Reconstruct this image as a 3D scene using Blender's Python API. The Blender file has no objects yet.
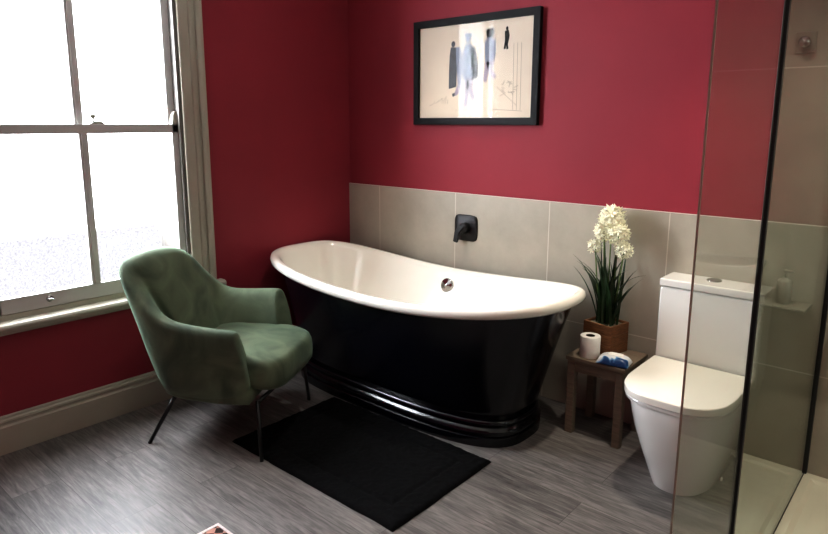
import bpy, bmesh, math, random
from mathutils import Vector, Matrix, noise
random.seed(7)
PI = math.pi
col = bpy.context.scene.collection
sc = bpy.context.scene

# ------------------------------------------------------------------ materials
def new_mat(name):
    m = bpy.data.materials.new(name); m.use_nodes = True
    nt = m.node_tree
    for n in list(nt.nodes): nt.nodes.remove(n)
    out = nt.nodes.new('ShaderNodeOutputMaterial')
    return m, nt, out
def N(nt, kind, **kw):
    n = nt.nodes.new(kind)
    for k, v in kw.items():
        if k.startswith('in_'): n.inputs[k[3:].replace('_', ' ')].default_value = v
        else: setattr(n, k, v)
    return n
def lin(c):
    return tuple(((x/255)/12.92 if x/255 <= .04045 else ((x/255+.055)/1.055)**2.4) for x in c) + (1,)
def paint(name, rgb, rough=.5, var=.06, scale=8., spec=.5, bump=0., bscale=60., coat=0., metallic=0., sheen=0., stretch=None):
    """a principled surface with a faint procedural mottling and optional bump"""
    m, nt, out = new_mat(name)
    b = N(nt, 'ShaderNodeBsdfPrincipled')
    b.inputs['Roughness'].default_value = rough
    b.inputs['Specular IOR Level'].default_value = spec
    b.inputs['Metallic'].default_value = metallic
    b.inputs['Coat Weight'].default_value = coat
    b.inputs['Coat Roughness'].default_value = .06
    if sheen:
        b.inputs['Sheen Weight'].default_value = sheen; b.inputs['Sheen Roughness'].default_value = .35
    tc = N(nt, 'ShaderNodeTexCoord')
    src = tc.outputs['Object']
    if stretch:
        mp = N(nt, 'ShaderNodeMapping'); mp.inputs['Scale'].default_value = stretch
        nt.links.new(src, mp.inputs['Vector']); src = mp.outputs['Vector']
    nz = N(nt, 'ShaderNodeTexNoise'); nz.inputs['Scale'].default_value = scale; nz.inputs['Detail'].default_value = 5
    nt.links.new(src, nz.inputs['Vector'])
    r = N(nt, 'ShaderNodeValToRGB'); c = lin(rgb)
    r.color_ramp.elements[0].position = .3; r.color_ramp.elements[1].position = .7
    r.color_ramp.elements[0].color = tuple(x*(1-var) for x in c[:3])+(1,)
    r.color_ramp.elements[1].color = tuple(min(1, x*(1+var)) for x in c[:3])+(1,)
    nt.links.new(nz.outputs['Fac'], r.inputs['Fac']); nt.links.new(r.outputs['Color'], b.inputs['Base Color'])
    if bump:
        n2 = N(nt, 'ShaderNodeTexNoise'); n2.inputs['Scale'].default_value = bscale; n2.inputs['Detail'].default_value = 4
        nt.links.new(src, n2.inputs['Vector'])
        bp = N(nt, 'ShaderNodeBump'); bp.inputs['Strength'].default_value = bump; bp.inputs['Distance'].default_value = .004
        nt.links.new(n2.outputs['Fac'], bp.inputs['Height']); nt.links.new(bp.outputs['Normal'], b.inputs['Normal'])
    nt.links.new(b.outputs['BSDF'], out.inputs['Surface'])
    return m
def mth(nt, op, a, b=None):
    n = N(nt, 'ShaderNodeMath', operation=op)
    for i, v in enumerate((a, b)):
        if v is None: continue
        if isinstance(v, (int, float)): n.inputs[i].default_value = v
        else: nt.links.new(v, n.inputs[i])
    return n.outputs[0]
def tile_mat(name, rgb, grout, ux, uoff, zoff=.45, size=.6, gw=.0022):
    """large format tiles; grout lines on a 0.6 m grid in object space"""
    m, nt, out = new_mat(name)
    b = N(nt, 'ShaderNodeBsdfPrincipled'); b.inputs['Roughness'].default_value = .38
    tc = N(nt, 'ShaderNodeTexCoord'); sp = N(nt, 'ShaderNodeSeparateXYZ'); nt.links.new(tc.outputs['Object'], sp.inputs[0])
    def line(o, off):
        f = mth(nt, 'FRACT', mth(nt, 'ADD', mth(nt, 'DIVIDE', mth(nt, 'SUBTRACT', o, off), size), 20.5))
        d = mth(nt, 'MULTIPLY', mth(nt, 'ABSOLUTE', mth(nt, 'SUBTRACT', f, .5)), size)
        return mth(nt, 'LESS_THAN', d, gw)
    mask = mth(nt, 'MAXIMUM', line(sp.outputs[ux], uoff), line(sp.outputs[2], zoff))
    nz = N(nt, 'ShaderNodeTexNoise'); nz.inputs['Scale'].default_value = 3.5; nz.inputs['Detail'].default_value = 8; nz.inputs['Roughness'].default_value = .65
    nt.links.new(tc.outputs['Object'], nz.inputs['Vector'])
    r = N(nt, 'ShaderNodeValToRGB'); c = lin(rgb)
    r.color_ramp.elements[0].position = .3; r.color_ramp.elements[1].position = .72
    r.color_ramp.elements[0].color = tuple(x*.86 for x in c[:3])+(1,); r.color_ramp.elements[1].color = tuple(x*1.1 for x in c[:3])+(1,)
    nt.links.new(nz.outputs['Fac'], r.inputs['Fac'])
    mx = N(nt, 'ShaderNodeMix', data_type='RGBA'); nt.links.new(mask, mx.inputs['Factor'])
    nt.links.new(r.outputs['Color'], mx.inputs[6]); mx.inputs[7].default_value = lin(grout)
    nt.links.new(mx.outputs[2], b.inputs['Base Color'])
    bp = N(nt, 'ShaderNodeBump'); bp.inputs['Strength'].default_value = .3; bp.inputs['Distance'].default_value = .002; bp.invert = True
    nt.links.new(mask, bp.inputs['Height']); nt.links.new(bp.outputs['Normal'], b.inputs['Normal'])
    nt.links.new(b.outputs['BSDF'], out.inputs['Surface'])
    return m
def plank_mat():
    m, nt, out = new_mat('wood plank vinyl')
    b = N(nt, 'ShaderNodeBsdfPrincipled')
    tc = N(nt, 'ShaderNodeTexCoord')
    br = N(nt, 'ShaderNodeTexBrick'); br.offset = .37; br.offset_frequency = 2
    br.inputs['Scale'].default_value = 1; br.inputs['Brick Width'].default_value = 1.22; br.inputs['Row Height'].default_value = .18
    br.inputs['Mortar Size'].default_value = .0012; br.inputs['Mortar Smooth'].default_value = .3; br.inputs['Bias'].default_value = 0
    br.inputs['Color1'].default_value = (0, 0, 0, 1); br.inputs['Color2'].default_value = (1, 1, 1, 1); br.inputs['Mortar'].default_value = (.3, .3, .3, 1)
    mp0 = N(nt, 'ShaderNodeMapping'); mp0.inputs['Location'].default_value = (.35, .05, 0)
    nt.links.new(tc.outputs['Object'], mp0.inputs['Vector']); nt.links.new(mp0.outputs['Vector'], br.inputs['Vector'])
    # grain stretched along the boards (x), shifted per board
    ofs = N(nt, 'ShaderNodeVectorMath', operation='ADD'); nt.links.new(tc.outputs['Object'], ofs.inputs[0])
    sc_ = N(nt, 'ShaderNodeVectorMath', operation='SCALE'); nt.links.new(br.outputs['Color'], sc_.inputs[0]); sc_.inputs['Scale'].default_value = 7
    nt.links.new(sc_.outputs[0], ofs.inputs[1])
    mp = N(nt, 'ShaderNodeMapping'); mp.inputs['Scale'].default_value = (3.2, 30, 1); nt.links.new(ofs.outputs[0], mp.inputs['Vector'])
    g1 = N(nt, 'ShaderNodeTexNoise'); g1.inputs['Scale'].default_value = 1.6; g1.inputs['Detail'].default_value = 9; g1.inputs['Roughness'].default_value = .68; g1.inputs['Distortion'].default_value = .5
    nt.links.new(mp.outputs['Vector'], g1.inputs['Vector'])
    mp2 = N(nt, 'ShaderNodeMapping'); mp2.inputs['Scale'].default_value = (9, 120, 1); nt.links.new(ofs.outputs[0], mp2.inputs['Vector'])
    g2 = N(nt, 'ShaderNodeTexNoise'); g2.inputs['Scale'].default_value = 1.5; g2.inputs['Detail'].default_value = 4; nt.links.new(mp2.outputs['Vector'], g2.inputs['Vector'])
    s = mth(nt, 'ADD', mth(nt, 'MULTIPLY', g1.outputs['Fac'], .62), mth(nt, 'MULTIPLY', g2.outputs['Fac'], .30))
    sepc = N(nt, 'ShaderNodeSeparateColor'); nt.links.new(br.outputs['Color'], sepc.inputs[0])
    s = mth(nt, 'ADD', s, mth(nt, 'MULTIPLY', sepc.outputs[0], .12))
    r = N(nt, 'ShaderNodeValToRGB'); e = r.color_ramp.elements
    e[0].position = .34; e[0].color = lin((55, 52, 51)); e[1].position = .70; e[1].color = lin((139, 134, 130))
    k = e.new(.5); k.color = lin((95, 91, 88))
    nt.links.new(s, r.inputs['Fac'])
    mx = N(nt, 'ShaderNodeMix', data_type='RGBA'); nt.links.new(br.outputs['Fac'], mx.inputs['Factor'])
    nt.links.new(r.outputs['Color'], mx.inputs[6]); mx.inputs[7].default_value = lin((62, 57, 54))
    nt.links.new(mx.outputs[2], b.inputs['Base Color'])
    rr = mth(nt, 'ADD', mth(nt, 'MULTIPLY', g2.outputs['Fac'], .25), .36); nt.links.new(rr, b.inputs['Roughness'])
    bp = N(nt, 'ShaderNodeBump'); bp.inputs['Strength'].default_value = .25; bp.inputs['Distance'].default_value = .002
    nt.links.new(s, bp.inputs['Height']); nt.links.new(bp.outputs['Normal'], b.inputs['Normal'])
    nt.links.new(b.outputs['BSDF'], out.inputs['Surface'])
    return m
def clear_glass(name, tint, base=.04, gain=1.0):
    """thin sheet: straight-through transmission plus a mirror reflection that rises at grazing angles (Schlick)"""
    m, nt, out = new_mat(name)
    t = N(nt, 'ShaderNodeBsdfTransparent'); t.inputs['Color'].default_value = tint
    g = N(nt, 'ShaderNodeBsdfGlossy'); g.inputs['Roughness'].default_value = .0; g.inputs['Color'].default_value = (.93, .96, .93, 1)
    lw = N(nt, 'ShaderNodeLayerWeight'); lw.inputs['Blend'].default_value = .5
    fr = mth(nt, 'ADD', mth(nt, 'MULTIPLY', mth(nt, 'POWER', lw.outputs['Facing'], 5.), (1-base)*gain), base)
    mx = N(nt, 'ShaderNodeMixShader'); nt.links.new(fr, mx.inputs[0]); nt.links.new(t.outputs[0], mx.inputs[1]); nt.links.new(g.outputs[0], mx.inputs[2])
    nt.links.new(mx.outputs[0], out.inputs['Surface'])
    return m
def frosted_mat():
    """obscured window glass: pebbled sheet that lets the bright sky through and blurs what is beyond"""
    m, nt, out = new_mat('obscured glass')
    tc = N(nt, 'ShaderNodeTexCoord')
    nz = N(nt, 'ShaderNodeTexNoise'); nz.inputs['Scale'].default_value = 110; nz.inputs['Detail'].default_value = 3; nz.inputs['Roughness'].default_value = .7
    nt.links.new(tc.outputs['Object'], nz.inputs['Vector'])
    r = N(nt, 'ShaderNodeValToRGB'); r.color_ramp.elements[0].position = .36; r.color_ramp.elements[1].position = .62
    r.color_ramp.elements[0].color = (.82, .81, .82, 1); r.color_ramp.elements[1].color = (1, 1, 1, 1)
    nt.links.new(nz.outputs['Fac'], r.inputs['Fac'])
    bp = N(nt, 'ShaderNodeBump'); bp.inputs['Strength'].default_value = .6; bp.inputs['Distance'].default_value = .002; nt.links.new(nz.outputs['Fac'], bp.inputs['Height'])
    rf = N(nt, 'ShaderNodeBsdfRefraction'); rf.inputs['Roughness'].default_value = .02; rf.inputs['IOR'].default_value = 1.15
    nt.links.new(r.outputs['Color'], rf.inputs['Color']); nt.links.new(bp.outputs['Normal'], rf.inputs['Normal'])
    tr = N(nt, 'ShaderNodeBsdfTransparent'); nt.links.new(r.outputs['Color'], tr.inputs['Color'])
    m1 = N(nt, 'ShaderNodeMixShader'); m1.inputs[0].default_value = .25; nt.links.new(tr.outputs[0], m1.inputs[1]); nt.links.new(rf.outputs[0], m1.inputs[2])
    g = N(nt, 'ShaderNodeBsdfGlossy'); g.inputs['Roughness'].default_value = .15
    m3 = N(nt, 'ShaderNodeMixShader'); m3.inputs[0].default_value = .03; nt.links.new(m1.outputs[0], m3.inputs[1]); nt.links.new(g.outputs[0], m3.inputs[2])
    nt.links.new(m3.outputs[0], out.inputs['Surface'])
    return m

M = {}
M['red'] = paint('crimson wall paint', (138, 46, 57), rough=.6, var=.05, scale=2.5, spec=.25, bump=.05, bscale=180)
M['white_ceiling'] = paint('ceiling paint', (225, 222, 215), rough=.8)
M['tile'] = tile_mat('grey dado tile', (172, 166, 152), (205, 200, 188), 0, .28)
M['tile_side'] = tile_mat('grey side tile', (172, 166, 152), (205, 200, 188), 1, .0)
M['floor'] = plank_mat()
M['trim'] = paint('taupe trim paint', (166, 161, 147), rough=.5, var=.03)
M['sash'] = paint('grey sash paint', (186, 184, 181), rough=.5, var=.03)
M['lining'] = paint('shaded sash lining paint', (98, 95, 90), rough=.6, var=.03)  # shade put into the colour: darkened so daylight doesn't bleach the lining
M['dim'] = paint('warm grey plastic', (150, 145, 132), rough=.5)
M['frost'] = frosted_mat()
M['black_gloss'] = paint('black tub enamel', (7, 8, 15), rough=.2, var=.1, spec=.5)
M['enamel'] = paint('white tub acrylic', (240, 238, 228), rough=.12, var=.01, coat=.4)
M['ceramic'] = paint('white ceramic', (232, 232, 228), rough=.08, var=.01, coat=.5)
M['chrome'] = paint('chrome', (190, 190, 190), rough=.12, var=.02, metallic=1)
M['matt_black'] = paint('matt black metal', (13, 13, 14), rough=.45, var=.1)
M['leg_black'] = paint('black steel', (10, 10, 11), rough=.4, var=.1)
M['mat_black'] = paint('black cotton pile', (9, 9, 10), rough=1, var=.4, scale=60, spec=.1, bump=.8, bscale=260)
M['kilim'] = None
M['frame_black'] = paint('black picture frame', (9, 9, 10), rough=.55, var=.1, spec=.2)
M['paper'] = paint('cream paper', (226, 214, 196), rough=.8, var=.03)
M['grey_ink'] = paint('grey coat ink', (104, 108, 112), rough=.85, var=.12, scale=25)
M['pale_ink'] = paint('pale blue grey ink', (150, 158, 174), rough=.85, var=.08, scale=20)
M['lilac_ink'] = paint('lilac ink', (176, 166, 178), rough=.85, var=.08, scale=20)
M['black_ink'] = paint('black ink', (22, 20, 20), rough=.85)
M['line_ink'] = paint('fine grey pencil', (168, 156, 140), rough=.9)
M['picture_glass'] = clear_glass('picture glazing', (1, 1, 1, 1), .0062, .25)
M['shower_glass'] = clear_glass('shower glass', (.89, .89, .87, 1), .018, .24)
M['shower_glass_overlap'] = clear_glass('shower glass overlapping sheets', (.72, .74, .69, 1), .14)
M['glass_edge'] = paint('glass edge', (158, 148, 134), rough=.1, spec=.9)
M['tray'] = paint('white shower tray', (222, 218, 200), rough=.3, var=.02)
M['stool'] = paint('dark grey brown wood', (122, 108, 92), rough=.55, var=.2, scale=9, stretch=(2, 14, 14), bump=.1)
M['pot'] = paint('brown wood planter', (122, 80, 48), rough=.6, var=.4, scale=12, stretch=(3, 3, 26), bump=.3)
M['soil'] = paint('pale gravel', (150, 140, 120), rough=1, var=.4, scale=90, bump=.8, bscale=120)
M['leaf'] = paint('dark green leaf', (34, 58, 30), rough=.4, var=.35, scale=20)
M['stem'] = paint('green stem', (92, 112, 56), rough=.5, var=.2)
M['petal'] = paint('cream petal', (246, 245, 220), rough=.6, var=.08, scale=40)
M['petal_heart'] = paint('yellow green floret heart', (206, 204, 120), rough=.7, var=.1)
M['tissue'] = paint('white tissue', (236, 234, 228), rough=.9, var=.03, scale=60, bump=.15, bscale=200)
M['core'] = paint('cardboard core', (60, 50, 42), rough=.9)
def packet_mat():
    m, nt, out = new_mat('printed packet film')
    b = N(nt, 'ShaderNodeBsdfPrincipled'); b.inputs['Roughness'].default_value = .25
    tc = N(nt, 'ShaderNodeTexCoord'); nz = N(nt, 'ShaderNodeTexNoise'); nz.inputs['Scale'].default_value = 16; nz.inputs['Detail'].default_value = 1; nz.inputs['Distortion'].default_value = .8
    nt.links.new(tc.outputs['Object'], nz.inputs['Vector'])
    sp = N(nt, 'ShaderNodeSeparateXYZ'); nt.links.new(tc.outputs['Object'], sp.inputs[0])
    # the near long edge is navy, the rest white with pale blue flashes
    v = mth(nt, 'ADD', mth(nt, 'MULTIPLY', sp.outputs[1], -8.), mth(nt, 'MULTIPLY', nz.outputs['Fac'], .9))
    r = N(nt, 'ShaderNodeValToRGB'); e = r.color_ramp.elements
    e[0].position = .56; e[0].color = lin((228, 230, 232)); e[1].position = .80; e[1].color = lin((26, 62, 108))
    k = e.new(.62); k.color = lin((215, 224, 232)); k = e.new(.66); k.color = lin((110, 160, 200)); k = e.new(.71); k.color = lin((34, 78, 128))
    nt.links.new(v, r.inputs['Fac']); nt.links.new(r.outputs['Color'], b.inputs['Base Color'])
    nt.links.new(b.outputs['BSDF'], out.inputs['Surface'])
    return m
M['packet'] = packet_mat()
def velvet_mat():
    m, nt, out = new_mat('green velvet')
    b = N(nt, 'ShaderNodeBsdfPrincipled'); b.inputs['Roughness'].default_value = .75; b.inputs['Specular IOR Level'].default_value = .25
    b.inputs['Sheen Weight'].default_value = .55; b.inputs['Sheen Roughness'].default_value = .38; b.inputs['Sheen Tint'].default_value = lin((150, 178, 158))
    tc = N(nt, 'ShaderNodeTexCoord')
    nz = N(nt, 'ShaderNodeTexNoise'); nz.inputs['Scale'].default_value = 5.5; nz.inputs['Detail'].default_value = 5; nz.inputs['Distortion'].default_value = 1.2
    nt.links.new(tc.outputs['Object'], nz.inputs['Vector'])
    r = N(nt, 'ShaderNodeValToRGB'); e = r.color_ramp.elements
    e[0].position = .30; e[0].color = lin((64, 76, 61)); e[1].position = .72; e[1].color = lin((104, 115, 92))
    nt.links.new(nz.outputs['Fac'], r.inputs['Fac']); nt.links.new(r.outputs['Color'], b.inputs['Base Color'])
    n2 = N(nt, 'ShaderNodeTexNoise'); n2.inputs['Scale'].default_value = 14; n2.inputs['Detail'].default_value = 6; nt.links.new(tc.outputs['Object'], n2.inputs['Vector'])
    bp = N(nt, 'ShaderNodeBump'); bp.inputs['Strength'].default_value = .35; bp.inputs['Distance'].default_value = .006
    nt.links.new(n2.outputs['Fac'], bp.inputs['Height']); nt.links.new(bp.outputs['Normal'], b.inputs['Normal'])
    nt.links.new(b.outputs['BSDF'], out.inputs['Surface'])
    return m
M['velvet'] = velvet_mat()
def kilim_mat():
    m, nt, out = new_mat('patterned rug weave')
    b = N(nt, 'ShaderNodeBsdfPrincipled'); b.inputs['Roughness'].default_value = .95
    tc = N(nt, 'ShaderNodeTexCoord')
    vo = N(nt, 'ShaderNodeTexChecker'); vo.inputs['Scale'].default_value = 34
    vo.inputs['Color1'].default_value = lin((46, 30, 28)); vo.inputs['Color2'].default_value = lin((196, 150, 136))
    mp = N(nt, 'ShaderNodeMapping'); mp.inputs['Rotation'].default_value = (0, 0, PI/4); nt.links.new(tc.outputs['Object'], mp.inputs['Vector']); nt.links.new(mp.outputs[0], vo.inputs['Vector'])
    nt.links.new(vo.outputs['Color'], b.inputs['Base Color']); nt.links.new(b.outputs['BSDF'], out.inputs['Surface'])
    return m
M['kilim'] = kilim_mat()
M['rug_edge'] = paint('cream rug binding', (220, 208, 204), rough=.95, var=.2, scale=90)

# ------------------------------------------------------------------ mesh helpers
def link(name, bm, mat, parent=None, smooth=False, subd=0, bevel=0., sharp=None):
    me = bpy.data.meshes.new(name)
    bmesh.ops.recalc_face_normals(bm, faces=bm.faces[:])
    bm.to_mesh(me); bm.free()
    o = bpy.data.objects.new(name, me); col.objects.link(o)
    me.materials.append(M[mat] if isinstance(mat, str) else mat)
    if smooth: me.polygons.foreach_set('use_smooth', [True]*len(me.polygons))
    if sharp: me.set_sharp_from_angle(angle=math.radians(sharp))
    if bevel:
        b = o.modifiers.new('bevel', 'BEVEL'); b.width = bevel; b.segments = 3; b.limit_method = 'ANGLE'; b.angle_limit = .6
        me.polygons.foreach_set('use_smooth', [True]*len(me.polygons))
        try: o.modifiers.new('wn', 'WEIGHTED_NORMAL').keep_sharp = True
        except Exception: pass
    if subd:
        s = o.modifiers.new('subd', 'SUBSURF'); s.levels = subd; s.render_levels = subd
    if parent: o.parent = parent
    return o
def tag(o, label=None, cat=None, group=None, kind=None):
    if label: o['label'] = label
    if cat: o['category'] = cat
    if group: o['group'] = group
    if kind: o['kind'] = kind
    return o
def thing(name, label, cat, loc=(0, 0, 0), rz=0., group=None):
    o = bpy.data.objects.new(name, None); col.objects.link(o)
    o.location = loc; o.rotation_euler = (0, 0, rz); o.empty_display_size = .05
    return tag(o, label, cat, group)
def box(bm, x0, x1, y0, y1, z0, z1):
    vs = [bm.verts.new((x, y, z)) for z in (z0, z1) for x, y in ((x0, y0), (x1, y0), (x1, y1), (x0, y1))]
    for f in ((3, 2, 1, 0), (4, 5, 6, 7), (0, 1, 5, 4), (1, 2, 6, 5), (2, 3, 7, 6), (3, 0, 4, 7)):
        bm.faces.new([vs[i] for i in f])
    return vs
def boxobj(name, mat, dims, parent=None, bevel=0.):
    bm = bmesh.new(); box(bm, *dims); return link(name, bm, mat, parent, bevel=bevel)
def loft(bm, rings, cap0=True, cap1=True, closed=True):
    R = [[bm.verts.new(p) for p in r] for r in rings]
    n = len(R[0])
    for a, b in zip(R, R[1:]):
        for i in range(n if closed else n-1):
            j = (i+1) % n
            bm.faces.new((a[i], a[j], b[j], b[i]))
    if cap0: bm.faces.new(R[0][::-1])
    if cap1: bm.faces.new(R[-1])
    return R
def tube(bm, pts, r, seg=10, cap=True):
    pts = [Vector(p) for p in pts]; rings = []
    for i, p in enumerate(pts):
        d = (pts[min(i+1, len(pts)-1)]-pts[max(i-1, 0)]).normalized()
        a = d.orthogonal().normalized() if i == 0 else (a-d*a.dot(d)).normalized()
        b = d.cross(a); rr = r[i] if isinstance(r, (list, tuple)) else r
        rings.append([p+(a*math.cos(t)+b*math.sin(t))*rr for t in (2*PI*k/seg for k in range(seg))])
    loft(bm, rings, cap, cap)
def cyl(bm, c, r, axis, h, seg=28, prof=None):
    """solid of revolution about axis from point c; prof = [(radius, height)...]"""
    c = Vector(c); ax = Vector(axis).normalized(); a = ax.orthogonal().normalized(); b = ax.cross(a)
    prof = prof or [(r, 0), (r, h)]
    loft(bm, [[c+ax*hh+(a*math.cos(t)+b*math.sin(t))*rr for t in (2*PI*k/seg for k in range(seg))] for rr, hh in prof])
def sel(cx, cy, a, b, n, k=96):
    """superellipse plan outline"""
    out = []
    for i in range(k):
        t = 2*PI*i/k; c, s = math.cos(t), math.sin(t); m = n+.7 if (k == 112 and c < 0) else n   # the bath is fuller at its left end
        out.append((cx+a*math.copysign(abs(c)**(2/m), c), cy+b*math.copysign(abs(s)**(2/m), s), c, s))
    return out

# ------------------------------------------------------------------ room shell
RX, FY, H = 3.62, -3.3, 2.62      # right wall, wall behind the camera, ceiling
GX = 2.70                          # plane of the shower screen
WY0, WY1, WZ0, WZ1 = -2.105, -1.165, .56, 2.36   # window opening in the left wall
tag(boxobj('floor', 'floor', (-.3, RX+.1, FY-.1, .1, -.06, 0)), kind='structure')
tag(boxobj('ceiling', 'white_ceiling', (-.3, RX+.1, FY-.1, .1, H, H+.06)), kind='structure')
tag(boxobj('wall_back', 'red', (-.3, RX+.1, 0, .1, 0, H)), kind='structure')
tag(boxobj('wall_right', 'tile_side', (RX, RX+.1, FY, 0, 0, H)), kind='structure')
tag(boxobj('wall_front', 'red', (-.3, RX+.1, FY-.1, FY, 0, H)), kind='structure')
bm = bmesh.new(); T = -.3
for d in ((T, 0, FY, WY0, 0, H), (T, 0, WY1, 0, 0, H), (T, 0, WY0, WY1, 0, WZ0), (T, 0, WY0, WY1, WZ1, H)): box(bm, *d)
tag(link('wall_left', bm, 'red'), kind='structure')
# dado of large grey tiles along the bath wall, full height tiling in the shower
bm = bmesh.new(); box(bm, 0, GX, -.012, 0, 0, 1.05)
o = link('trim_1', bm, 'tile', bevel=.0015); tag(o, 'dado of large grey tiles behind the bath', kind='structure')
bm = bmesh.new(); box(bm, GX, RX, -.012, 0, 0, H)
tag(link('trim_2', bm, 'tile'), kind='structure')
# skirting on the window wall: stepped moulded profile swept along y
def sweep_y(prof, y0, y1):
    b = bmesh.new(); loft(b, [[(x, y, z) for x, z in prof] for y in (y0, y1)]); return b
prof = [(0, 0), (.022, 0), (.022, .122), (.016, .130), (.016, .138), (.019, .144), (.017, .152), (.009, .158), (.008, .164), (.004, .170), (0, .170)]
tag(link('baseboard_left', sweep_y(prof, FY, 0), 'trim'), kind='structure')
prof = [(0, 0), (-.02, 0), (-.02, .13), (-.01, .17), (0, .17)]

# ------------------------------------------------------------------ sash window
win = bpy.data.objects.new('window_1', None); col.objects.link(win); win.location = (0, (WY0+WY1)/2, WZ0)
tag(win, 'grey painted sash window with four obscured glass panes', kind='structure')
def wl(name, bm, mat, parent=None, **k):
    bmesh.ops.translate(bm, verts=bm.verts[:], vec=(0, -(WY0+WY1)/2, -WZ0))
    return link(name, bm, mat, parent or win, **k)
# architrave: stepped moulding, two legs and a head
def arch_prof(w):      # offsets outward from the opening edge -> (distance, projection)
    return [(0, 0), (0, .020), (.012, .022), (.016, .016), (.055, .016), (.060, .024), (.072, .026), (.074, .016), (.092, .016), (.095, .030), (.112, .038), (.127, .035), (.130, 0)]
bm = bmesh.new(); ap = arch_prof(0)
loft(bm, [[(p, WY1+d, z) for d, p in ap] for z in (WZ0+.005, WZ1+.0)])
loft(bm, [[(p, WY0-d, z) for d, p in ap] for z in (WZ0+.005, WZ1+.0)])
loft(bm, [[(p, y, WZ1+d) for d, p in ap] for y in (WY0-.130, WY1+.130)])
wl('architrave', bm, 'trim')
# lining of the opening with staff bead and parting bead
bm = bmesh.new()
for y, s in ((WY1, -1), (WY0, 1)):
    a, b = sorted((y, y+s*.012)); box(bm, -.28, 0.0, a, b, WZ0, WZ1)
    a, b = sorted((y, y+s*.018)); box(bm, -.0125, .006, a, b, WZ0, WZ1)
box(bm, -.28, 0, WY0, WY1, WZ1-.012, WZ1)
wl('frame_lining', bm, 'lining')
# sashes
def sash(name, xf, z0, z1, rail_bottom, rail_top, dx):
    """xf: front face x, frame depth dx"""
    y0, y1 = WY0+.010, WY1-.010; ym = -1.647; st = .044; mh = .020
    b = bmesh.new()
    box(b, xf-dx, xf, y1-st+.004, y1, z0, z1); box(b, xf-dx, xf, y0, y0+st, z0, z1)
    box(b, xf-dx, xf, y0, y1, z0, z0+rail_bottom); box(b, xf-dx, xf, y0, y1, z1-rail_top, z1)
    o = wl(name, b, 'sash', bevel=.003)
    b = bmesh.new(); box(b, xf-dx+.006, xf-.002, ym-mh, ym+mh, z0+rail_bottom, z1-rail_top)
    box(b, xf-dx+.014, xf+.002, ym-mh*.45, ym+mh*.45, z0+rail_bottom, z1-rail_top)
    m_ = wl('glazing_bar', b, 'sash', o, bevel=.002)
    for ya, yb in ((y0+st-.003, ym-.01), (ym+.01, y1-st+.007)):
        b = bmesh.new(); box(b, xf-dx*.5-.002, xf-dx*.5+.002, ya, yb, z0+rail_bottom-.003, z1-rail_top+.003)
        wl('pane', b, 'frost', o)
    return o
lower = sash('lower_sash', -.014, .612, 1.428, .068, .043, .034)
upper = sash('upper_sash', -.050, 1.392, WZ1-.012, .036, .05, .034)
# fastener on the meeting rail, lift on the bottom rail, horn of the upper sash
bm = bmesh.new(); box(bm, -.046, -.018, -1.607, -1.545, 1.428, 1.434)
tube(bm, [(-.034, -1.59, 1.43), (-.034, -1.59, 1.458)], .005); cyl(bm, (-.034, -1.59, 1.455), .01, (0, 0, 1), .014, 14, [(.005, 0), (.0135, .005), (.0135, .014), (.005, .019)])
tube(bm, [(-.034, -1.585, 1.437), (-.026, -1.55, 1.437)], .004)
wl('sash_fastener', bm, 'dim', lower, smooth=True)
bm = bmesh.new(); cyl(bm, (-.014, -1.86, .650), .014, (1, 0, 0), .004, 16); tube(bm, [(-.012, -1.872, .652), (.002, -1.866, .648), (.004, -1.85, .650), (-.012, -1.846, .652)], .005)
wl('sash_lift', bm, 'chrome', lower, smooth=True)
bm = bmesh.new(); loft(bm, [[(x, y, 1.428) for x, y in ((-.048, -1.210), (-.016, -1.210), (-.016, -1.178), (-.048, -1.178))], [(x, y, 1.475) for x, y in ((-.048, -1.202), (-.018, -1.202), (-.018, -1.178), (-.048, -1.178))], [(x, y, 1.492) for x, y in ((-.048, -1.190), (-.022, -1.190), (-.022, -1.180), (-.048, -1.180))]])
wl('sash_horn', bm, 'trim', lower)
# window board with rounded nosing
prof = [(-.30, .552), (.040, .552), (.052, .556), (.057, .566), (.057, .574), (.052, .583), (.040, .587), (-.010, .589), (-.010, .6115), (-.30, .6115)]
bm = sweep_y(prof, WY0+.012, WY1-.012); b2 = [(-.0, .552), (.040, .552), (.052, .556), (.057, .566), (.057, .574), (.052, .583), (.040, .587), (0, .587)]
loft(bm, [[(x, y, z) for x, z in b2] for y in (WY0-.172, WY0+.0121)]); loft(bm, [[(x, y, z) for x, z in b2] for y in (WY1-.0121, WY1+.172)])
wl('window_board', bm, 'trim')
bm = sweep_y([(0, .530), (.012, .530), (.018, .540), (.020, .552), (0, .552)], WY0-.15, WY1+.15)
wl('apron_moulding', bm, 'trim')

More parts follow.
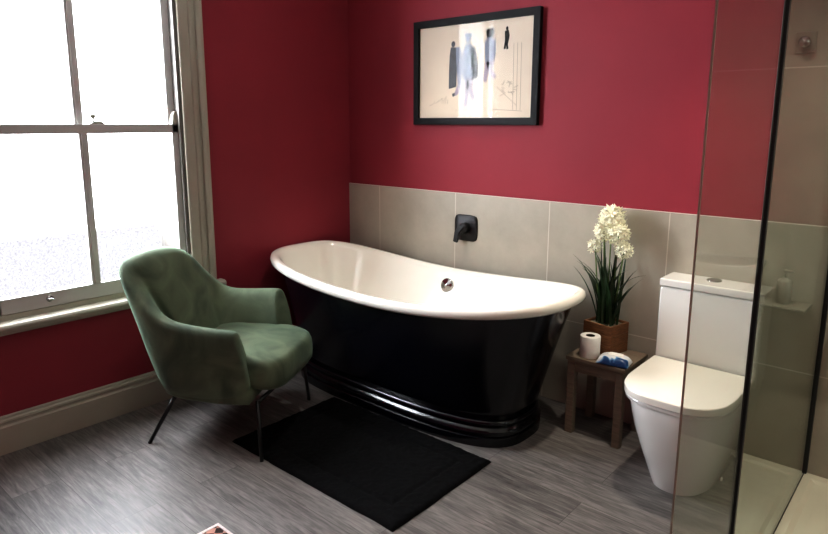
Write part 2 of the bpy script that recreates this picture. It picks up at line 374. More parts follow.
# ------------------------------------------------------------------ bath tub
BX, BY = .938, -.455
tub = thing('bathtub', 'freestanding black double ended bath with white inside, in the corner', 'bath', (BX, BY, 0))
def rim_z(u):  # u = -1..1 along the length: both ends rise
    return .633 + (.082 if u < 0 else .085)*abs(u)**1.9
A_, B_, Nn = .932, .392, 2.7
def rim_ring(d, dz, flat=None, blend=0., n=Nn):
    r = []
    for x, y, c, s in sel(0, 0, A_-d, B_-d, n, 112):
        z = rim_z(x/A_)+dz
        if flat is not None: z = z*(1-blend)+flat*blend
        r.append((x, y, z))
    return r
bm = bmesh.new()
rings = [rim_ring(.052, -.036), rim_ring(.030, -.050), rim_ring(.012, -.049), rim_ring(.002, -.038), rim_ring(0, -.022), rim_ring(.006, -.007), rim_ring(.018, 0), rim_ring(.036, -.001), rim_ring(.049, -.010), rim_ring(.060, -.032),
         rim_ring(.092, -.10, .53, .4), rim_ring(.150, -.14, .42, .8), rim_ring(.195, -.2, .33, 1, 2.8), rim_ring(.220, -.3, .25, 1, 2.8), rim_ring(.245, -.3, .21, 1, 2.7), rim_ring(.285, 0, .190, 1, 2.6), rim_ring(.34, 0, .186, 1, 2.4)]
loft(bm, rings, False, True)
tag(link('basin', bm, 'enamel', tub, smooth=True), 'white glossy inside and rolled rim')
bm = bmesh.new(); rings = []
a0, b0, a1, b1 = A_-.040, B_-.036, .712, .278
for k in range(13):
    t = k/12; e = t**.85
    rings.append([(x, y, (rim_z(x/A_ if t < 1 else 0)-.034)*(1-t)+.125*t) for x, y, c, s in sel(0, .0, a0+(a1-a0)*e, b0+(b1-b0)*e, Nn+.35*t, 112)])
loft(bm, rings, False, True)
link('outer_panel', bm, 'black_gloss', tub, smooth=True)
bm = bmesh.new(); rings = []
for d, z in ((-.03, .125), (.004, .122), (.012, .114), (.012, .104), (.005, .098), (.004, .090), (.012, .083), (.021, .075), (.021, .064), (.011, .057), (.011, .050), (.020, .044), (.020, .030), (.018, 0)):
    rings.append([(x, y, z) for x, y, c, s in sel(0, 0, a1+d, b1+d, Nn+.35, 112)])
loft(bm, rings, True, True)
link('plinth', bm, 'black_gloss', tub, smooth=True, sharp=50)
# overflow on the back inside face
bm = bmesh.new(); cyl(bm, (-.0, .304, .545), .03, (0, -1, .25), .012, 30, [(.040, 0), (.041, .006), (.036, .011), (.015, .011), (.014, .014), (.002, .014)])
ov = link('overflow', bm, 'chrome', tub, smooth=True)

# wall tap over the bath
tap = thing('mounted_bath_valve', 'matt black wall valve with lever on the grey tiles above the bath', 'tap', (.96, -.012, .857))
bm = bmesh.new()
loft(bm, [[(x, y_, z) for x, z, c, s in sel(0, 0, .078-i, .074-i, 5.5, 48)] for y_, i in ((0, 0), (-.006, 0), (-.010, .004))])
link('wall_plate', bm, 'matt_black', tap, smooth=True, bevel=0)
bm = bmesh.new(); cyl(bm, (0.005, -.010, .002), .03, (0, -1, 0), .04, 24, [(.03, 0), (.029, .03), (.025, .036)])
h = link('handle', bm, 'matt_black', tap, smooth=True)
bm = bmesh.new(); loft(bm, [[Vector(p) for p in r] for r in (
    [(-.02, -.034, .016), (.02, -.034, .016), (.02, -.050, .016), (-.02, -.050, .016)],
    [(-.045, -.034, -.02), (-.012, -.034, -.024), (-.012, -.052, -.024), (-.045, -.052, -.02)],
    [(-.058, -.036, -.078), (-.030, -.036, -.084), (-.030, -.050, -.084), (-.058, -.050, -.078)])])
link('lever', bm, 'matt_black', h, bevel=.004)

# ------------------------------------------------------------------ framed picture
PX0, PX1, PZ0, PZ1 = .572, 1.394, 1.428, 1.999
pic = thing('framed_picture', 'black framed print of walking suited figures on the red wall', 'picture', ((PX0+PX1)/2, 0, PZ0))
def pl(name, bm, mat, parent=None, **k):
    bmesh.ops.translate(bm, verts=bm.verts[:], vec=(-(PX0+PX1)/2, 0, -PZ0)); return link(name, bm, mat, parent or pic, **k)
bm = bmesh.new(); fw_ = .038
outer = [(PX0, PZ0), (PX1, PZ0), (PX1, PZ1), (PX0, PZ1)]; inner = [(PX0+fw_, PZ0+fw_), (PX1-fw_, PZ0+fw_), (PX1-fw_, PZ1-fw_), (PX0+fw_, PZ1-fw_)]
loft(bm, [[(x, y, z) for x, z, y in ((outer[i][0], outer[i][1], 0), (outer[i][0], outer[i][1], -.027), (inner[i][0], inner[i][1], -.027), (inner[i][0], inner[i][1], -.004))] for i in (0, 1, 2, 3, 0)], False, False)
bmesh.ops.remove_doubles(bm, verts=bm.verts[:], dist=1e-5)
pl('frame', bm, 'frame_black', bevel=.002)
IX0, IX1, IZ0, IZ1 = PX0+fw_-.002, PX1-fw_+.002, PZ0+fw_-.002, PZ1-fw_+.002
bm = bmesh.new(); box(bm, IX0, IX1, -.012, -.004, IZ0, IZ1); paper = pl('print', bm, 'paper')
def F(fx, fy): return (IX0+(IX1-IX0)*fx, IZ1-(IZ1-IZ0)*fy)
def flat(bm, pts, y):
    bm.faces.new([bm.verts.new((F(*p)[0], y, F(*p)[1])) for p in pts])
def disc(bm, c, rx, ry, y, k=18): flat(bm, [(c[0]+rx*math.cos(2*PI*i/k), c[1]+ry*math.sin(2*PI*i/k)) for i in range(k)], y)
def stroke(bm, pts, w, y):
    for a, b in zip(pts, pts[1:]):
        dx, dy = b[0]-a[0], b[1]-a[1]; l = math.hypot(dx, dy) or 1; nx, ny = -dy/l*w/2, dx/l*w/2
        flat(bm, [(a[0]+nx, a[1]+ny), (b[0]+nx, b[1]+ny), (b[0]-nx, b[1]-ny), (a[0]-nx, a[1]-ny)], y)
Y1, Y2, Y3 = -.0124, -.0128, -.0132
bm = bmesh.new()   # grey overcoat of the man behind, and right half of the front coat
flat(bm, [(.300, .235), (.345, .24), (.36, .40), (.355, .66), (.285, .68), (.285, .50), (.290, .32)], Y1)
disc(bm, (.322, .205), .018, .032, Y1)
flat(bm, [(.475, .22), (.52, .27), (.545, .42), (.55, .57), (.50, .60), (.485, .42)], Y2)
flat(bm, [(.315, .735), (.345, .72), (.345, .75), (.325, .77)], Y1)
pl('grey_figure', bm, 'grey_ink', paper)
bm = bmesh.new()   # the pale blue front man
disc(bm, (.455, .155), .026, .05, Y2); flat(bm, [(.405, .125), (.50, .125), (.495, .137), (.41, .137)], Y3)
flat(bm, [(.425, .105), (.485, .105), (.49, .13), (.42, .13)], Y3)
flat(bm, [(.43, .215), (.48, .215), (.52, .30), (.515, .56), (.42, .60), (.405, .50), (.41, .32)], Y2)
flat(bm, [(.345, .24), (.39, .24), (.405, .36), (.40, .66), (.37, .66), (.355, .44)], Y2)
disc(bm, (.64, .19), .024, .035, Y2)
flat(bm, [(.60, .20), (.69, .19), (.695, .34), (.685, .40), (.605, .42)], Y2)
pl('pale_figure', bm, 'pale_ink', paper)
bm = bmesh.new()   # trousers and shoes
flat(bm, [(.43, .58), (.515, .56), (.50, .68), (.53, .78), (.50, .82), (.46, .70)], Y1); flat(bm, [(.43, .58), (.475, .60), (.465, .78), (.455, .88), (.415, .87), (.43, .80)], Y1)
flat(bm, [(.365, .64), (.40, .64), (.385, .72), (.35, .76), (.335, .74)], Y1)
flat(bm, [(.61, .41), (.685, .40), (.665, .50), (.705, .57), (.68, .60), (.64, .53)], Y1); flat(bm, [(.61, .41), (.65, .42), (.635, .54), (.62, .63), (.59, .61)], Y1)
pl('trousers', bm, 'lilac_ink', paper)
bm = bmesh.new()   # dark heads in the distance and small black suited man
disc(bm, (.632, .118), .022, .036, Y3); disc(bm, (.662, .110), .016, .034, Y3); flat(bm, [(.615, .14), (.675, .14), (.668, .17), (.62, .17)], Y3)
pl('distant_heads', bm, 'black_ink', paper); bm = bmesh.new()
disc(bm, (.783, .10), .010, .02, Y3); flat(bm, [(.765, .125), (.795, .115), (.805, .17), (.80, .215), (.768, .22)], Y3)
flat(bm, [(.768, .215), (.80, .21), (.792, .26), (.798, .30), (.782, .31), (.778, .26)], Y3); flat(bm, [(.768, .215), (.782, .22), (.775, .30), (.758, .305)], Y3)
pl('black_figure', bm, 'black_ink', paper)
bm = bmesh.new(); rr = random.Random(3)
for k in range(16):
    a = rr.uniform(0, 2*PI); c = (.80+.05*math.cos(a), .69+.05*math.sin(a)); stroke(bm, [c, (c[0]+rr.uniform(-.05, .05), c[1]+rr.uniform(-.05, .05))], .004, Y1)
for k in range(12): stroke(bm, [(.10+.014*k, .85-.006*k+rr.uniform(-.01, .01)), (.11+.014*k, .84-.006*k+rr.uniform(-.02, .02))], .004, Y1)
for k in range(4): stroke(bm, [(.22+.018*k, .84), (.225+.018*k, .78+.02*(k % 2))], .003, Y1)
for k in range(3): stroke(bm, [(.84+.03*k, .25), (.845+.03*k, .92)], .003, Y1)
stroke(bm, [(.35, .915), (.60, .90), (.92, .93)], .004, Y1); stroke(bm, [(.66, .62), (.88, .88)], .003, Y1)
pl('pencil_lines', bm, 'line_ink', paper)
bm = bmesh.new(); box(bm, IX0, IX1, -.0185, -.0165, IZ0, IZ1); pl('glazing', bm, 'picture_glass')

# ------------------------------------------------------------------ velvet armchair
AN = math.radians(29)
chair = thing('armchair', 'green velvet bucket armchair with thin black legs in front of the window', 'chair', (.483, -1.266, 0), AN)
sts = [  # top (u,v,z) and bottom of the outer face: near arm front, round the back, far arm front
    ((.204, -.316, .556), (.246, -.292, .300)), ((.172, -.326, .562), (.205, -.304, .264)), ((.08, -.336, .568), (.09, -.314, .245)), ((-.06, -.340, .580), (-.03, -.305, .242)),
    ((-.155, -.338, .604), (-.115, -.292, .238)), ((-.250, -.322, .680), (-.178, -.262, .238)), ((-.335, -.300, .775), (-.210, -.222, .238)), ((-.396, -.252, .828), (-.215, -.155, .240)), ((-.396, -.13, .852), (-.225, -.075, .240)), ((-.382, 0, .852), (-.228, 0, .240)),
    ((-.352, .10, .838), (-.225, .075, .240)), ((-.335, .19, .786), (-.215, .155, .240)), ((-.290, .255, .710), (-.190, .215, .240)), ((-.235, .302, .640), (-.155, .252, .240)), ((-.165, .328, .582), (-.095, .284, .240)),
    ((-.06, .336, .582), (-.03, .305, .242)), ((.05, .336, .590), (.07, .312, .245)), ((.130, .330, .596), (.165, .304, .262)), ((.154, .322, .594), (.205, .294, .292))]
rings = []
for i, (t, b) in enumerate(sts):
    t, b = Vector(t), Vector(b)
    pa, pb = Vector(sts[max(i-1, 0)][0]), Vector(sts[min(i+1, len(sts)-1)][0])
    d = (pb-pa); d.z = 0; d.normalize(); nrm = Vector((d.y, -d.x, 0)); c = Vector((.0, 0, 0)) - Vector((t.x, t.y, 0))
    if nrm.dot(c) < 0: nrm = -nrm
    k = abs(i-9)/9
    th = .078 if k > .6 else .078+.030*(1-k/.6)
    up = Vector((0, 0, 1))
    o1 = b.lerp(t, .25)-nrm*.020; o2 = b.lerp(t, .68)-nrm*.010
    ti = t+nrm*th
    bi = b+nrm*(.10 if k > .6 else .17)
    ring = [b+nrm*.02-up*.004, b, o1, o2, t-up*.03, t-nrm*(-.014)+up*.002, t+nrm*th*.55+up*.006, ti-up*.010, ti.lerp(bi, .22)+nrm*.004, ti.lerp(bi, .55)+nrm*.012, bi]
    rings.append(ring)
bm = bmesh.new()
def endcap(r, off):  # soft rounded arm front
    c = sum((Vector(p) for p in r), Vector())/len(r)
    return [Vector(p).lerp(c, .14)+off for p in r]
fw3 = Vector((.012, 0, -.002))
rings = [endcap(rings[0], fw3)] + rings + [endcap(rings[-1], fw3)]
R = loft(bm, rings, True, True)
link('shell', bm, 'velvet', chair, smooth=True, subd=2)
# seat base: closes the shell underneath
bm = bmesh.new()
pts = [(b[0], b[1]) for t, b in sts]
pts = [(min(x, .27), y) for x, y in pts]
def inset(p, s): return [(x*s+.02*(1-s), y*s) for x, y in p]
loft(bm, [[(x, y, z) for x, y in inset(pts, s)] for s, z in ((.90, .228), (.97, .232), (.99, .245), (.985, .29), (.96, .305))])
link('seat_base', bm, 'velvet', chair, smooth=True)
# seat cushion: crowned, rounded nose
bm = bmesh.new(); rings = []
K = 64
def cush(sx, z, dome=0.):
    r = []
    for x, y, c, s in sel(.085, 0, .280*sx, .256*sx, 4.6, K):
        w = .93+.12*min(1, max(0, (x-.02)/.25))
        zz = z + dome*(1-((x-.085)/.28)**2*.5-(y/.256)**2*.35)
        zz -= max(0, x-.22)*.15
        r.append((x, y*w, zz))
    return r
rings = [cush(.86, .292), cush(.95, .297), cush(.995, .318), cush(1.0, .345), cush(1.0, .375), cush(.99, .402), cush(.965, .418, .003), cush(.90, .427, .006), cush(.6, .430, .010), cush(.3, .432, .012)]
loft(bm, rings, True, True)
link('seat_cushion', bm, 'velvet', chair, smooth=True)
for (tx, ty), (fx, fy) in (((.27, -.262), (.312, -.332)), ((.27, .262), (.280, .300)), ((-.13, -.235), (-.258, -.292)), ((-.13, .235), (-.258, .292))):
    bm = bmesh.new(); tube(bm, [(tx, ty, .246), (fx, fy, 0)], [.010, .0085], 12)
    link('leg', bm, 'leg_black', chair, smooth=True)
bm = bmesh.new(); tube(bm, [(.27, -.262, .236), (.27, .262, .236)], .009); tube(bm, [(-.13, -.235, .236), (-.13, .235, .236)], .009)
link('leg_rail', bm, 'leg_black', chair, smooth=True)

# ------------------------------------------------------------------ black bath mat
mat_ = thing('bath_rug', 'black tufted bath rug with a sunken border on the floor by the bath', 'bath rug', (1.168, -1.072, 0), math.radians(.6))
bm = bmesh.new(); W_, L_ = 1.0, .63; nx, ny = 130, 84
grid = [[None]*(ny+1) for _ in range(nx+1)]
for i in range(nx+1):
    for j in range(ny+1):
        x, y = (i/nx-.5)*W_, (j/ny-.5)*L_
        e = min(W_/2-abs(x), L_/2-abs(y))
        z = .016*min(1, (max(e, 0)/.018))**.5 + .004*noise.noise(Vector((x*55, y*55, 0)))+.003*noise.noise(Vector((x*17, y*17, 3)))
        g = abs(e-.105)
        if g < .014: z -= .008*(1-g/.014)
        wob = .004*noise.noise(Vector((x*9, y*9, 7)))
        grid[i][j] = bm.verts.new((x+wob, y+wob, max(z, .001)))
for i in range(nx):
    for j in range(ny): bm.faces.new((grid[i][j], grid[i+1][j], grid[i+1][j+1], grid[i][j+1]))
link('pile', bm, 'mat_black', mat_, smooth=True)
bm = bmesh.new(); box(bm, -W_/2+.006, W_/2-.006, -L_/2+.006, L_/2-.006, 0, .004); link('backing', bm, 'matt_black', mat_)

# patterned rug whose corner shows at the bottom edge
rug = thing('woven_rug', 'patterned woven rug with pale edge, only its corner in view', 'rug', (1.163, -1.770, 0))
bm = bmesh.new(); box(bm, .012, 1.3, -.85, -.010, 0, .007); link('field', bm, 'kilim', rug, bevel=.002)
bm = bmesh.new(); box(bm, 0, .012, -.85, 0, 0, .008); box(bm, 0.012, 1.3, -.010, 0, 0, .008); link('binding', bm, 'rug_edge', rug)

# ------------------------------------------------------------------ toilet
TX = 2.318
wc = thing('toilet', 'white close coupled toilet with closed lid behind the glass', 'toilet', (TX, 0, 0))
def dsh(hw, yb, yf, n=2.6, k=72):
    """D plan: straight back at yb, rounded front at yf"""
    ym = yb+(yf-yb)*.42; out = []
    for i in range(k+1):
        t = PI*i/k; c, s = math.cos(t), math.sin(t)
        out.append((hw*math.copysign(abs(c)**(2/n), c), ym+(yf-ym)*abs(s)**(2/n)))
    return [(hw, yb)] + out + [(-hw, yb)]
bm = bmesh.new()
loft(bm, [[(x, y, z) for x, y in dsh(hw, -.02, yf, n)] for z, hw, yf, n in ((0, .124, -.478, 2.5), (.02, .130, -.487, 2.5), (.10, .151, -.522, 2.5), (.18, .169, -.555, 2.6), (.26, .183, -.588, 2.7), (.33, .191, -.609, 2.8), (.375, .194, -.618, 2.9), (.388, .194, -.618, 2.9))])
link('pan', bm, 'ceramic', wc, smooth=True, sharp=50)
bm = bmesh.new()
loft(bm, [[(x, y, z) for x, y in dsh(hw, -.182, yf, 3.0)] for z, hw, yf in ((.3905, .192, -.616), (.392, .198, -.624), (.404, .200, -.628), (.407, .199, -.626))])
link('seat_ring', bm, 'ceramic', wc, smooth=True, sharp=32)
bm = bmesh.new()
loft(bm, [[(x, y, z) for x, y in dsh(hw, -.182, yf, 3.0)] for z, hw, yf in ((.4095, .198, -.626), (.411, .2025, -.632), (.435, .2025, -.633), (.4385, .2005, -.631), (.440, .196, -.626))])
link('lid', bm, 'enamel', wc, smooth=True, sharp=32)
bm = bmesh.new(); box(bm, -.203, .203, -.172, -.016, .385, .750); link('cistern', bm, 'ceramic', wc, bevel=.012)
bm = bmesh.new(); box(bm, -.205, .205, -.175, -.014, .753, .786); cl = link('cistern_lid', bm, 'ceramic', wc, bevel=.006)
bm = bmesh.new(); cyl(bm, (-.012, -.075, .785), .03, (0, 0, 1), .006, 26, [(.030, 0), (.030, .004), (.026, .008), (.012, .008), (.011, .006), (.002, .006)])
link('flush_button', bm, 'chrome', cl, smooth=True)
bm = bmesh.new(); cyl(bm, (.150, -.33, .052), .008, (1, -.1, 0), .006, 14, [(.009, 0), (.009, .004), (.004, .006)])
link('fixing_cap', bm, 'ceramic', wc, smooth=True)

# ------------------------------------------------------------------ low wooden side table
SX0, SX1, SY0, SY1, SZ = 1.752, 2.036, -.295, -.03, .381
st = thing('side_table', 'low dark wooden side table between the bath and the toilet', 'table', ((SX0+SX1)/2, (SY0+SY1)/2, 0))
def sl(name, bm, mat, parent=None, **k):
    bmesh.ops.translate(bm, verts=bm.verts[:], vec=(-(SX0+SX1)/2, -(SY0+SY1)/2, 0)); return link(name, bm, mat, parent or st, **k)
bm = bmesh.new(); box(bm, SX0, SX1, SY0, SY1, SZ-.020, SZ); sl('table_top', bm, 'stool', bevel=.003)
lw_ = .036
for x0 in (SX0+.008, SX1-.008-lw_):
    for y0 in (SY0+.008, SY1-.008-lw_):
        bm = bmesh.new(); box(bm, x0, x0+lw_, y0, y0+lw_, 0, SZ-.0205); sl('leg', bm, 'stool', bevel=.002)
for k in range(4):
    bm = bmesh.new()
    if k < 2: y0 = (SY0+.012, SY1-.032)[k]; box(bm, SX0+.0445, SX1-.0445, y0, y0+.02, SZ-.072, SZ-.0205)
    else: x0 = (SX0+.012, SX1-.032)[k-2]; box(bm, x0, x0+.02, SY0+.0445, SY1-.0445, SZ-.072, SZ-.0205)
    sl('apron', bm, 'stool')

# toilet roll standing on the table
roll = thing('toilet_roll', 'white toilet roll standing on the dark side table', 'toilet roll', (1.842, -.236, SZ))
bm = bmesh.new(); cyl(bm, (0, 0, .0005), .05, (0, 0, 1), .1, 40, [(.018, 0), (.0445, 0), (.046, .004), (.046, .096), (.0445, .1), (.021, .1), (.021, .05), (.002, .05)])
link('paper', bm, 'tissue', roll, smooth=False, bevel=0)
roll.children[0].data.polygons.foreach_set('use_smooth', [abs(p.normal.z) < .5 for p in roll.children[0].data.polygons])
bm = bmesh.new(); cyl(bm, (0, 0, .006), .02, (0, 0, 1), .09, 28, [(.0208, 0.046), (.0208, .0935), (.0188, .0935), (.0188, .046)]); link('core', bm, 'core', roll)
bm = bmesh.new(); loft(bm, [[(-.046, .004, .07), (-.047, .012, .07)], [(-.054, .010, .035), (-.054, .02, .035)], [(-.064, .018, .012), (-.064, .03, .012)]], False, False, closed=False); link('loose_end', bm, 'tissue', roll)

# packet of wipes
pk = thing('wipes_packet', 'blue and white soft packet lying on the side table beside the toilet', 'packet', (1.968, -.252, SZ), math.radians(8))
bm = bmesh.new(); nx, ny = 26, 18; a, b = .070, .046
top = {}; bot = {}
for i in range(nx+1):
    for j in range(ny+1):
        x, y = (i/nx*2-1), (j/ny*2-1)
        e = (1-abs(x)**4)*(1-abs(y)**4); wv = .003*noise.noise(Vector((x*3, y*3, 1)))
        top[i, j] = bm.verts.new((x*a, y*b, .008+.034*e**.5+wv*e))
        bot[i, j] = bm.verts.new((x*a, y*b, .007-.006*e**.4))
for i in range(nx):
    for j in range(ny):
        bm.faces.new((top[i, j], top[i+1, j], top[i+1, j+1], top[i, j+1])); bm.faces.new((bot[i, j], bot[i, j+1], bot[i+1, j+1], bot[i+1, j]))
for i in range(nx):
    for j in (0, ny): bm.faces.new((top[i, j], top[i+1, j], bot[i+1, j], bot[i, j]))
for j in range(ny):
    for i in (0, nx): bm.faces.new((top[i, j], top[i, j+1], bot[i, j+1], bot[i, j]))
link('wrapper', bm, 'packet', pk, smooth=True)
bm = bmesh.new(); loft(bm, [[(x, y, z) for x, y, c, s in sel(.004, .008, .032, .020, 4, 32)] for z in (.0405, .0435)]); link('flap', bm, 'tissue', pk)

# ------------------------------------------------------------------ flowers in a wooden planter
PXc, PYc = 1.856, -.106
plant = thing('potted_flowers', 'cream flowering plant with strap leaves in a brown wooden planter box', 'plant', (PXc, PYc, SZ), math.radians(-11))
bm = bmesh.new(); hw, hd, ht, tk = .076, .070, .142, .009
for k in range(3):
    z0, z1 = ht*k/3+.0006, ht*(k+1)/3-.0006
    box(bm, -hw, hw, -hd, -hd+tk, z0, z1); box(bm, -hw, hw, hd-tk, hd, z0, z1)
    box(bm, -hw, -hw+tk, -hd+tk, hd-tk, z0, z1); box(bm, hw-tk, hw, -hd+tk, hd-tk, z0, z1)
box(bm, -hw+tk, hw-tk, -hd+tk, hd-tk, .001, .01)
link('planter_box', bm, 'pot', plant, bevel=.0012)
bm = bmesh.new(); box(bm, -hw+tk, hw-tk, -hd+tk, hd-tk, .10, .130); link('gravel', bm, 'soil', plant)
def strap(bm, base, az, length, lean, curl, w):
    d = Vector((math.cos(az), math.sin(az), 0)); side = Vector((-d.y, d.x, 0)); p = Vector(base); ang = lean; prev = None
    n = 11
    for i in range(n+1):
        t = i/n; ww = w*(.55+.9*t*(1-t)*1.9)*(1-t**3.2)+.0006
        dirv = d*math.sin(ang)+Vector((0, 0, math.cos(ang))); nr = side.cross(dirv).normalized()
        p.y = min(p.y, .072)
        row = [bm.verts.new(p+side*ww), bm.verts.new(p-nr*ww*.35), bm.verts.new(p-side*ww)]
        if prev:
            bm.faces.new((prev[0], prev[1], row[1], row[0])); bm.faces.new((prev[1], prev[2], row[2], row[1]))
        prev = row; p = p+dirv*(length/n); ang += curl*(.3+1.4*t)/n
rl = random.Random(11)
bm = bmesh.new()
for k in range(26):
    az = rl.uniform(0, 2*PI); L0 = rl.uniform(.20, .36)
    strap(bm, (rl.uniform(-.045, .045), rl.uniform(-.035, .03), .126), az, L0, rl.uniform(.0, .17), rl.uniform(.0, .5), rl.uniform(.007, .012))
# the big arching leaves left and right that the photo shows
strap(bm, (-.035, -.01, .126), PI+.15, .36, .12, 1.1, .0055)
strap(bm, (-.03, -.02, .126), PI+.3, .30, .25, .75, .008)
strap(bm, (-.02, .0, .126), PI-.05, .30, .22, .95, .0075)
strap(bm, (.03, -.01, .126), -.1, .33, .18, .75, .008)
strap(bm, (.035, -.02, .126), .1, .30, .30, .70, .008)
strap(bm, (.03, .01, .126), -.4, .27, .28, .9, .008)
strap(bm, (0, -.03, .126), -PI/2+.3, .40, .03, .12, .009)
strap(bm, (-.015, -.025, .126), PI, .40, .02, .12, .009)
strap(bm, (.02, -.015, .126), 0, .41, .03, .10, .009)
for az, L0, le, cu, w_ in ((.2, .34, .12, 1.5, .011), (-.35, .36, .10, 1.35, .011), (-1.0, .33, .14, 1.3, .0115), (PI+.25, .35, .10, 1.35, .0115), (PI+.7, .36, .08, 1.2, .012), (-PI/2, .38, .05, .8, .012), (PI-.2, .31, .16, 1.5, .010), (.05, .40, .06, .9, .011), (-2.1, .40, .05, .5, .011)):
    strap(bm, (rl.uniform(-.02, .02), rl.uniform(-.03, .01), .126), az, L0, le, cu, w_)
link('foliage', bm, 'leaf', plant, smooth=True)
heads = [((-.002, .0, .622), .062, 1.12, 150), ((.046, -.012, .565), .052, 1.0, 120), ((-.026, -.02, .570), .050, 1.0, 110), ((-.080, -.008, .490), .036, .9, 60), ((.074, -.005, .495), .040, 1.0, 70)]
for (hx, hy, hz), hr, hs, cnt in heads:
    bm = bmesh.new(); b0 = Vector((hx*.25, hy*.3, .126)); tube(bm, [b0, b0.lerp(Vector((hx, hy, hz)), .5)+Vector((hx*.12, 0, 0)), (hx, hy, hz)], .0032, 7)
    sm = link('stem', bm, 'stem', plant, smooth=True)
    bm = bmesh.new(); ga = PI*(3-5**.5); nfl = cnt//6*2
    for k in range(nfl):
        zz = 1-2*(k+.5)/nfl; ra = math.sqrt(1-zz*zz); th = ga*k
        nrm = Vector((ra*math.cos(th), ra*math.sin(th), zz)); c = Vector((hx, hy, hz))+Vector((nrm.x, nrm.y, nrm.z*hs))*hr*rl.uniform(.66, .9)
        a = nrm.orthogonal().normalized(); b = nrm.cross(a); ph = rl.uniform(0, PI)
        pls = hr*.42*rl.uniform(.8, 1.2) if hr > .045 else hr*.5
        for q in range(6):
            t = ph+q*PI/3; dr = (a*math.cos(t)+b*math.sin(t)); sd = nrm.cross(dr)
            tip = c+dr*pls+nrm*pls*rl.uniform(.15, .6); mid = c+dr*pls*.55+nrm*pls*.18
            for p_ in (tip, mid):
                if p_.y > .078: p_.y = .078
            v = [bm.verts.new(c), bm.verts.new(mid+sd*pls*.22), bm.verts.new(tip), bm.verts.new(mid-sd*pls*.22)]
            bm.faces.new(v)
    link('flower_head', bm, 'petal', plant)

# ------------------------------------------------------------------ shower tray and glass screen
bm = bmesh.new(); TZ = .035; x0, x1, y0, y1 = GX-.014, RX-.001, -1.25, -.0125
outl = lambda i, z: [(x0+i, y0+i, z), (x1-i, y0+i, z), (x1-i, y1-i, z), (x0+i, y1-i, z)]
loft(bm, [outl(0, 0), outl(0, TZ-.003), outl(.003, TZ), outl(.045, TZ), outl(.062, TZ-.008), outl(.09, TZ-.011)])
tray = tag(link('shower_tray', bm, 'tray'), 'low white shower tray on the floor at the foot of the glass', 'shower tray')
scr = thing('shower_screen', 'tall clear glass shower screen with black upright profiles beside the toilet', 'shower screen', (GX, -.6, 0))
def gl(name, dims, mat, parent=None, **k):
    bm = bmesh.new(); box(bm, *dims); bmesh.ops.translate(bm, verts=bm.verts[:], vec=(-GX, .6, 0)); return link(name, bm, mat, parent or scr, **k)
YP, YE, GZ = -1.155, -1.665, 2.06
gl('glass_panel', (GX-.003, GX+.003, YP, -.034, TZ+.004, GZ), 'shower_glass_overlap')
p1 = gl('glass_panel', (GX-.002, GX+.002, YE, YP-.0085, TZ+.006, GZ), 'shower_glass')
gl('polished_edge', (GX-.002, GX+.002, YE-.002, YE, TZ+.006, GZ), 'glass_edge', p1)
gl('wall_channel', (GX-.011, GX+.011, -.034, -.0125, TZ+.001, GZ), 'matt_black', bevel=.002)
gl('upright_seal', (GX-.006, GX+.006, YP-.0085, YP+.0085, TZ+.002, GZ), 'matt_black', bevel=.002)
gl('bottom_seal', (GX-.004, GX+.004, YP, -.034, TZ+.001, TZ+.007), 'matt_black')

# ------------------------------------------------------------------ on the shower wall: in the photo only as reflections in the screen
wb = thing('wall_basin', 'small white wall basin, mirrored faintly in the glass above the toilet', 'basin', (3.08, -.012, .735))
bm = bmesh.new()
loft(bm, [[(x, y, z) for x, y in dsh(hw, 0, yf, 2.2, 40)] for z, hw, yf in ((0, .07, -.10), (.05, .12, -.17), (.12, .148, -.215), (.15, .155, -.225), (.155, .150, -.22), (.152, .135, -.20), (.10, .10, -.15), (.085, .06, -.12))])
link('bowl', bm, 'ceramic', wb, smooth=True)
bm = bmesh.new(); cyl(bm, (0, -.07, .085), .018, (0, 0, 1), .004, 20); link('waste', bm, 'chrome', wb, smooth=True)
sh = thing('shower_shelf', 'small pale shelf, mirrored faintly in the right hand glass', 'shelf', (2.85, -.012, .728))
bm = bmesh.new(); box(bm, -.10, .10, -.13, 0, 0, .012); link('shelf_board', bm, 'dim', sh, bevel=.003)
sd = thing('soap_dispenser', 'white pump soap dispenser, mirrored faintly in the right hand glass', 'soap dispenser', (2.84, -.075, .740))
bm = bmesh.new(); cyl(bm, (0, 0, .0005), .026, (0, 0, 1), .09, 24, [(.025, 0), (.027, .004), (.027, .088), (.022, .095), (.010, .098), (.010, .104)]); link('bottle', bm, 'dim', sd, smooth=True)
bm = bmesh.new(); tube(bm, [(0, 0, .1045), (0, 0, .128)], .004); tube(bm, [(.006, 0, .130), (-.030, 0, .128)], .0055); link('pump', bm, 'dim', sd, smooth=True)
vl = thing('mounted_shower_valve', 'square plate with round knob, mirrored high in the right hand glass', 'shower control', (2.872, -.012, 1.74))
bm = bmesh.new(); box(bm, -.035, .035, -.008, 0, -.04, .04); link('plate', bm, 'dim', vl, bevel=.003)
bm = bmesh.new(); cyl(bm, (0, -.008, 0), .02, (0, -1, 0), .03, 24); link('knob', bm, 'chrome', vl, smooth=True)

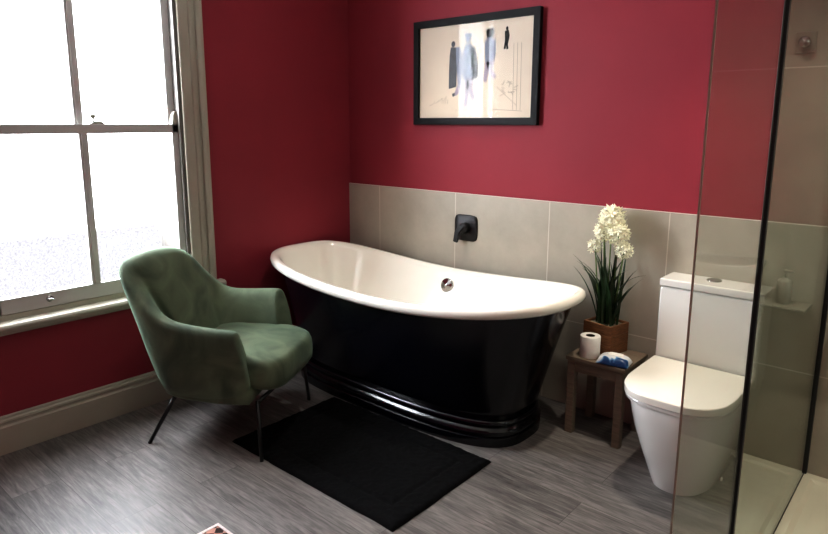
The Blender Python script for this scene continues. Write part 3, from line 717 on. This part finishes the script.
# ------------------------------------------------------------------ lights
def spot(loc, energy, size=1.9, blend=.6, color=(1, .90, .78), r=.035, aim=(0, 0, -1)):
    l = bpy.data.lights.new('downlight_or_fill', 'SPOT'); l.energy = energy; l.spot_size = size; l.spot_blend = blend; l.color = color; l.shadow_soft_size = r
    o = bpy.data.objects.new('downlight_or_fill', l); col.objects.link(o); o.location = loc
    o.rotation_euler = Vector(aim).to_track_quat('-Z', 'Y').to_euler(); return o
spot((2.24, -.50, H-.03), 104, 1.05, .9)
spot((.95, -.50, H-.03), 70, 1.25, .9, (1, .94, .86))
spot((2.0, -1.9, H-.03), 14, 2.2, .8)  # added weak fill over the middle of the room, no known fitting
spot((3.15, -.75, H-.03), 70, 1.8, .8)  # added to brighten the unlit shower tray and its reflection
l = bpy.data.lights.new('daylight', 'AREA'); l.shape = 'RECTANGLE'; l.size = 2.0; l.size_y = 1.66; l.energy = 620; l.color = (.88, .94, 1)
o = bpy.data.objects.new('daylight', l); col.objects.link(o); o.location = (-.34, -1.98, 1.72); o.rotation_euler = Vector((1, 0, 0)).to_track_quat('-Z', 'Y').to_euler()
w = bpy.data.worlds.new('overcast sky'); sc.world = w; w.use_nodes = True
bg = w.node_tree.nodes['Background']; bg.inputs['Color'].default_value = (.90, .91, .97, 1); bg.inputs['Strength'].default_value = 1.3

# ------------------------------------------------------------------ camera
f_px, cy_px = 634.293, 242.44
pitch, yaw, roll = .18602, .718152, .00278
fwd = Vector((-math.sin(yaw)*math.cos(pitch), math.cos(yaw)*math.cos(pitch), -math.sin(pitch)))
rt0 = Vector((math.cos(yaw), math.sin(yaw), 0)); up0 = rt0.cross(fwd)
rt = rt0*math.cos(roll)+up0*math.sin(roll); up = rt.cross(fwd)
cam = bpy.data.cameras.new('camera'); co = bpy.data.objects.new('camera', cam); col.objects.link(co)
cam.sensor_width = 36; cam.sensor_fit = 'HORIZONTAL'; cam.lens = f_px/828*36; cam.shift_y = (cy_px-267)/828; cam.clip_start = .02
co.matrix_world = Matrix(((rt.x, up.x, -fwd.x, 3.0625), (rt.y, up.y, -fwd.y, -2.867), (rt.z, up.z, -fwd.z, 1.437), (0, 0, 0, 1)))
sc.camera = co
sc.view_settings.view_transform = 'Standard'; sc.view_settings.look = 'None'; sc.view_settings.exposure = .1; sc.view_settings.gamma = .82
try:
    sc.cycles.max_bounces = 12; sc.cycles.transparent_max_bounces = 16; sc.cycles.sample_clamp_indirect = 8
except Exception: pass
